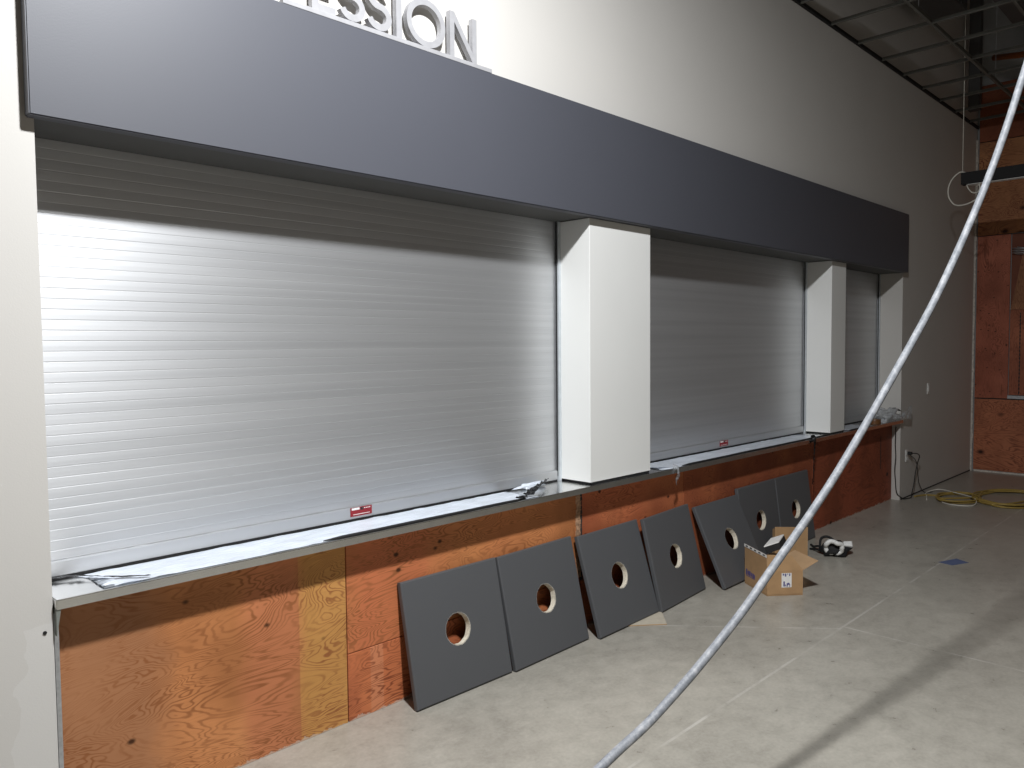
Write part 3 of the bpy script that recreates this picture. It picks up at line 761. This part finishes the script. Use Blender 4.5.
tag(obj('perforated_strap', bm, M['black']), 'black dotted strap nailed up the shorter reddish board', 'strap')
bm = bmesh.new(); add_box(bm, XE-.01, XE+.03, 1.9, 2.385, .945, .985)
tag(obj('metal_ledge', bm, M['steel']), 'thin grey metal ledge between the low sheet and the shorter board', 'ledge')
bm = bmesh.new(); x_ = XE+.036; P = [(x_, 2.375, 2.0515), (x_, 2.20, 2.0515), (x_, 2.10, 2.98), (x_, 2.215, 2.98)]
slab(bm, P, -.026)
lb = obj('leaning_board', bm, plywood('raw board', (.42,.19,.09), (.52,.25,.13), (.2,.08,.04), 'z', 31, 4, splash=False), None)
tag(lb, 'tilted pale board with wire around it beside the recess in the end wall', 'board')
wr = []
for k in range(40):
    a = k*.5; wr.append((XE-.0355+.04*math.cos(a), 2.25+.11*math.sin(a), 2.72+.0022*k+.02*math.sin(a)))
tag(obj('wire_coil', tube(wr, .006, 6), M['steel']), 'loose coil of silver wire on the tilted board', 'wire')

# ------------------------------------------------------------------ ceiling grid and what is above it
cg = root('ceiling_grid', 'open metal ceiling grid without tiles over the far end of the room', 'ceiling grid', (7.5, YW, ZG))
ys = [YW-.02-.6*k for k in range(7)]
obj('wall_angle', box(1.6, XE, YW-.022, YW-.001, ZG-.002, ZG+.028), M['blackpaint'], cg, label='dark wall angle along the wall')
for y in ys[1:]:
    bm = bmesh.new(); add_box(bm, 3.9, XE-.002, y-.012, y+.012, ZG, ZG+.003); add_box(bm, 3.9, XE-.002, y-.002, y+.002, ZG+.003, ZG+.04); add_box(bm, 3.9, XE-.002, y-.006, y+.006, ZG+.034, ZG+.042)
    obj('main_tee', bm, M['tee'], cg)
xs = [6.045+.588*k for k in range(-3, 9)]
for i in range(len(ys)-1):
    for x in xs:
        y1, y0 = ys[i]-(0 if i == 0 else .012), ys[i+1]+.012
        bm = bmesh.new(); add_box(bm, x-.012, x+.012, y0, y1, ZG, ZG+.003); add_box(bm, x-.002, x+.002, y0, y1, ZG+.003, ZG+.032)
        obj('cross_tee', bm, M['tee'], cg)
for x in (4.5, 6.9, 9.3):
    for y in ys[1:4]: obj('hanger_wire', tube([(x, y, ZG+.04), (x, y, 6)], .0025, 5), M['steel'], cg)

dk = root('air_duct', 'dark rectangular air duct above the ceiling grid along the wall', 'duct', (7.4, 2.35, 5.0))
obj('duct_body', box(4.2, 8.8, 2.30, 2.62, 4.95, 5.25, .01), M['duct'], dk)
for k in range(4): obj('flange', box(4.7+k, 4.74+k, 2.285, 2.635, 4.935, 5.265), M['duct'], dk)
for x in (5.2, 7.0, 8.5): obj('duct_hanger', box(x, x+.03, 2.262, 2.268, 4.93, 6.0), M['duct'], dk)
def channel(x, y, z0, label, hook=True):
    r = root('hanger_channel', label, 'hanger', (x, y, z0), group='dark hangers above the ceiling grid')
    bm = bmesh.new(); add_box(bm, x-.05, x+.05, y-.06, y+.06, z0, 6.0); obj('post', bm, M['duct'], r)
    if hook: obj('foot', box(x-.05, x+.05, y-.20, y-.06, z0, z0+.05), M['duct'], r)
channel(10.55, 2.66, 4.42, 'dark post in the corner above the ceiling grid', False)
channel(10.3, 2.05, 4.78, 'dark hooked hanger above the ceiling grid by the end wall')
channel(10.2, 1.88, 4.72, 'dark hanger above the ceiling grid, next out from the hooked one')
tag(obj('sprinkler_pipe', tube([(10.9, 2.55, 5.1), (10.7, 2.25, 5.0), (10.6, 1.4, 4.95), (10.5, -1, 4.95)], .035, 10), M['orangepipe']), 'orange pipe above the ceiling grid near the end wall', 'pipe')
tag(obj('cable_tray', box(4.3, 8.8, 1.72, 1.9, 4.7, 4.78, .004), M['duct']), 'dark cable tray above the ceiling grid out from the wall', 'tray')

# ------------------------------------------------------------------ hanging linear fixture
px, py = 9.0, 2.372
pf = root('pendant_fixture', 'black unlit linear pendant fixture hanging by a wire near the end wall', 'lamp', (px, py, 3.27))
bm = bmesh.new(); add_box(bm, px-.045, px+.045, .2, py, 3.272, 3.395); bmesh.ops.bevel(bm, geom=bm.edges[:], offset=.004, segments=2, affect='EDGES')
obj('housing', bm, M['blackpaint'], pf)
obj('diffuser', box(px-.036, px+.036, .22, py-.06, 3.266, 3.272), M['white'], pf, label='pale diffuser strip under the housing')
obj('suspension_wire', tube([(px, py-.004, 3.39), (px, py-.004, 6.0)], .004, 6), M['cordwhite'], pf)
obj('suspension_wire', tube([(px, .3, 3.39), (px, .3, 6.0)], .0036, 6), M['cordwhite'], pf)
obj('power_lead', tube(catmull([(px, py-.03, 3.40), (px, py+.02, 3.41), (px, py+.085, 3.36), (px, py+.125, 3.27), (px, py+.12, 3.17), (px, py+.07, 3.09), (px, py-.0, 3.07), (px, py-.09, 3.09), (px, py-.16, 3.14), (px, py-.17, 3.22), (px, py-.15, 3.268)], 6), .0075, 7), M['cordwhite'], pf, label='pale looped power lead')
obj('power_lead', tube(catmull([(px-.02, py-.05, 3.268), (px-.02, py-.07, 3.22), (px-.02, py-.11, 3.18), (px-.02, py-.16, 3.19), (px-.02, py-.17, 3.268)], 6), .006, 7), M['cordwhite'], pf, label='pale looped power lead')

# ------------------------------------------------------------------ the work lamp that lights the scene
LX, LY, LZ = 1.3, .62, 4.26
wl = root('work_lamp', 'black hanging work lamp high above the floor', 'lamp', (LX, LY, LZ))
bm = bmesh.new(); n = 24
prof = [(.03, .24), (.05, .22), (.06, .16), (.12, .10), (.20, .006), (.195, .006), (.11, .09), (.05, .15)]
R_ = [[bm.verts.new((LX+r_*math.cos(2*math.pi*k/n), LY+r_*math.sin(2*math.pi*k/n), LZ+z_)) for k in range(n)] for r_, z_ in prof]
for a, c in zip(R_, R_[1:]):
    for k in range(n): bm.faces.new((a[k], a[(k+1) % n], c[(k+1) % n], c[k])).smooth = True
bm.faces.new(R_[0])
obj('shade', bm, M['blackpaint'], wl)
obj('cable', tube([(LX, LY, LZ+.235), (LX, LY, 6.0)], .006, 6), M['black'], wl)
ld = bpy.data.lights.new('work_light', 'AREA'); ld.shape = 'DISK'; ld.size = .24; ld.energy = 236; ld.color = (.97, .985, 1.0)
lo = bpy.data.objects.new('work_light', ld); lo.location = (LX, LY, LZ); lo.rotation_euler = Vector((.26, .27, -.92)).to_track_quat('-Z', 'Y').to_euler(); COL.objects.link(lo)

# ambient spill from the rest of the big room
w = bpy.data.worlds.new('room ambience'); SC.world = w; w.use_nodes = True
w.node_tree.nodes['Background'].inputs[0].default_value = (1.0, .79, .63, 1)
w.node_tree.nodes['Background'].inputs[1].default_value = .06

# ------------------------------------------------------------------ camera
cam = bpy.data.cameras.new('camera'); co = bpy.data.objects.new('camera', cam); COL.objects.link(co)
yaw, pit, rol = (math.radians(a) for a in (44.9127, 2.7971, -.5047))
fw = Vector((math.cos(yaw)*math.cos(pit), math.sin(yaw)*math.cos(pit), -math.sin(pit)))
ri = Vector((math.sin(yaw), -math.cos(yaw), 0)); u_ = ri.cross(fw)
r2 = math.cos(rol)*ri+math.sin(rol)*u_; u2 = -math.sin(rol)*ri+math.cos(rol)*u_
co.matrix_world = Matrix(((r2.x, u2.x, -fw.x, 0), (r2.y, u2.y, -fw.y, 0), (r2.z, u2.z, -fw.z, 1.65), (0, 0, 0, 1)))
cam.sensor_width = 36; cam.sensor_fit = 'HORIZONTAL'; cam.lens = 769/1024*36; cam.clip_start = .02
SC.camera = co

vs = SC.view_settings
vs.view_transform = 'Standard'; vs.look = 'None'; vs.exposure = 0.0; vs.gamma = 1.0; vs.use_curve_mapping = False
SC.cycles.use_denoising = True
SC.cycles.max_bounces = 10; SC.cycles.diffuse_bounces = 6; SC.cycles.sample_clamp_indirect = 6
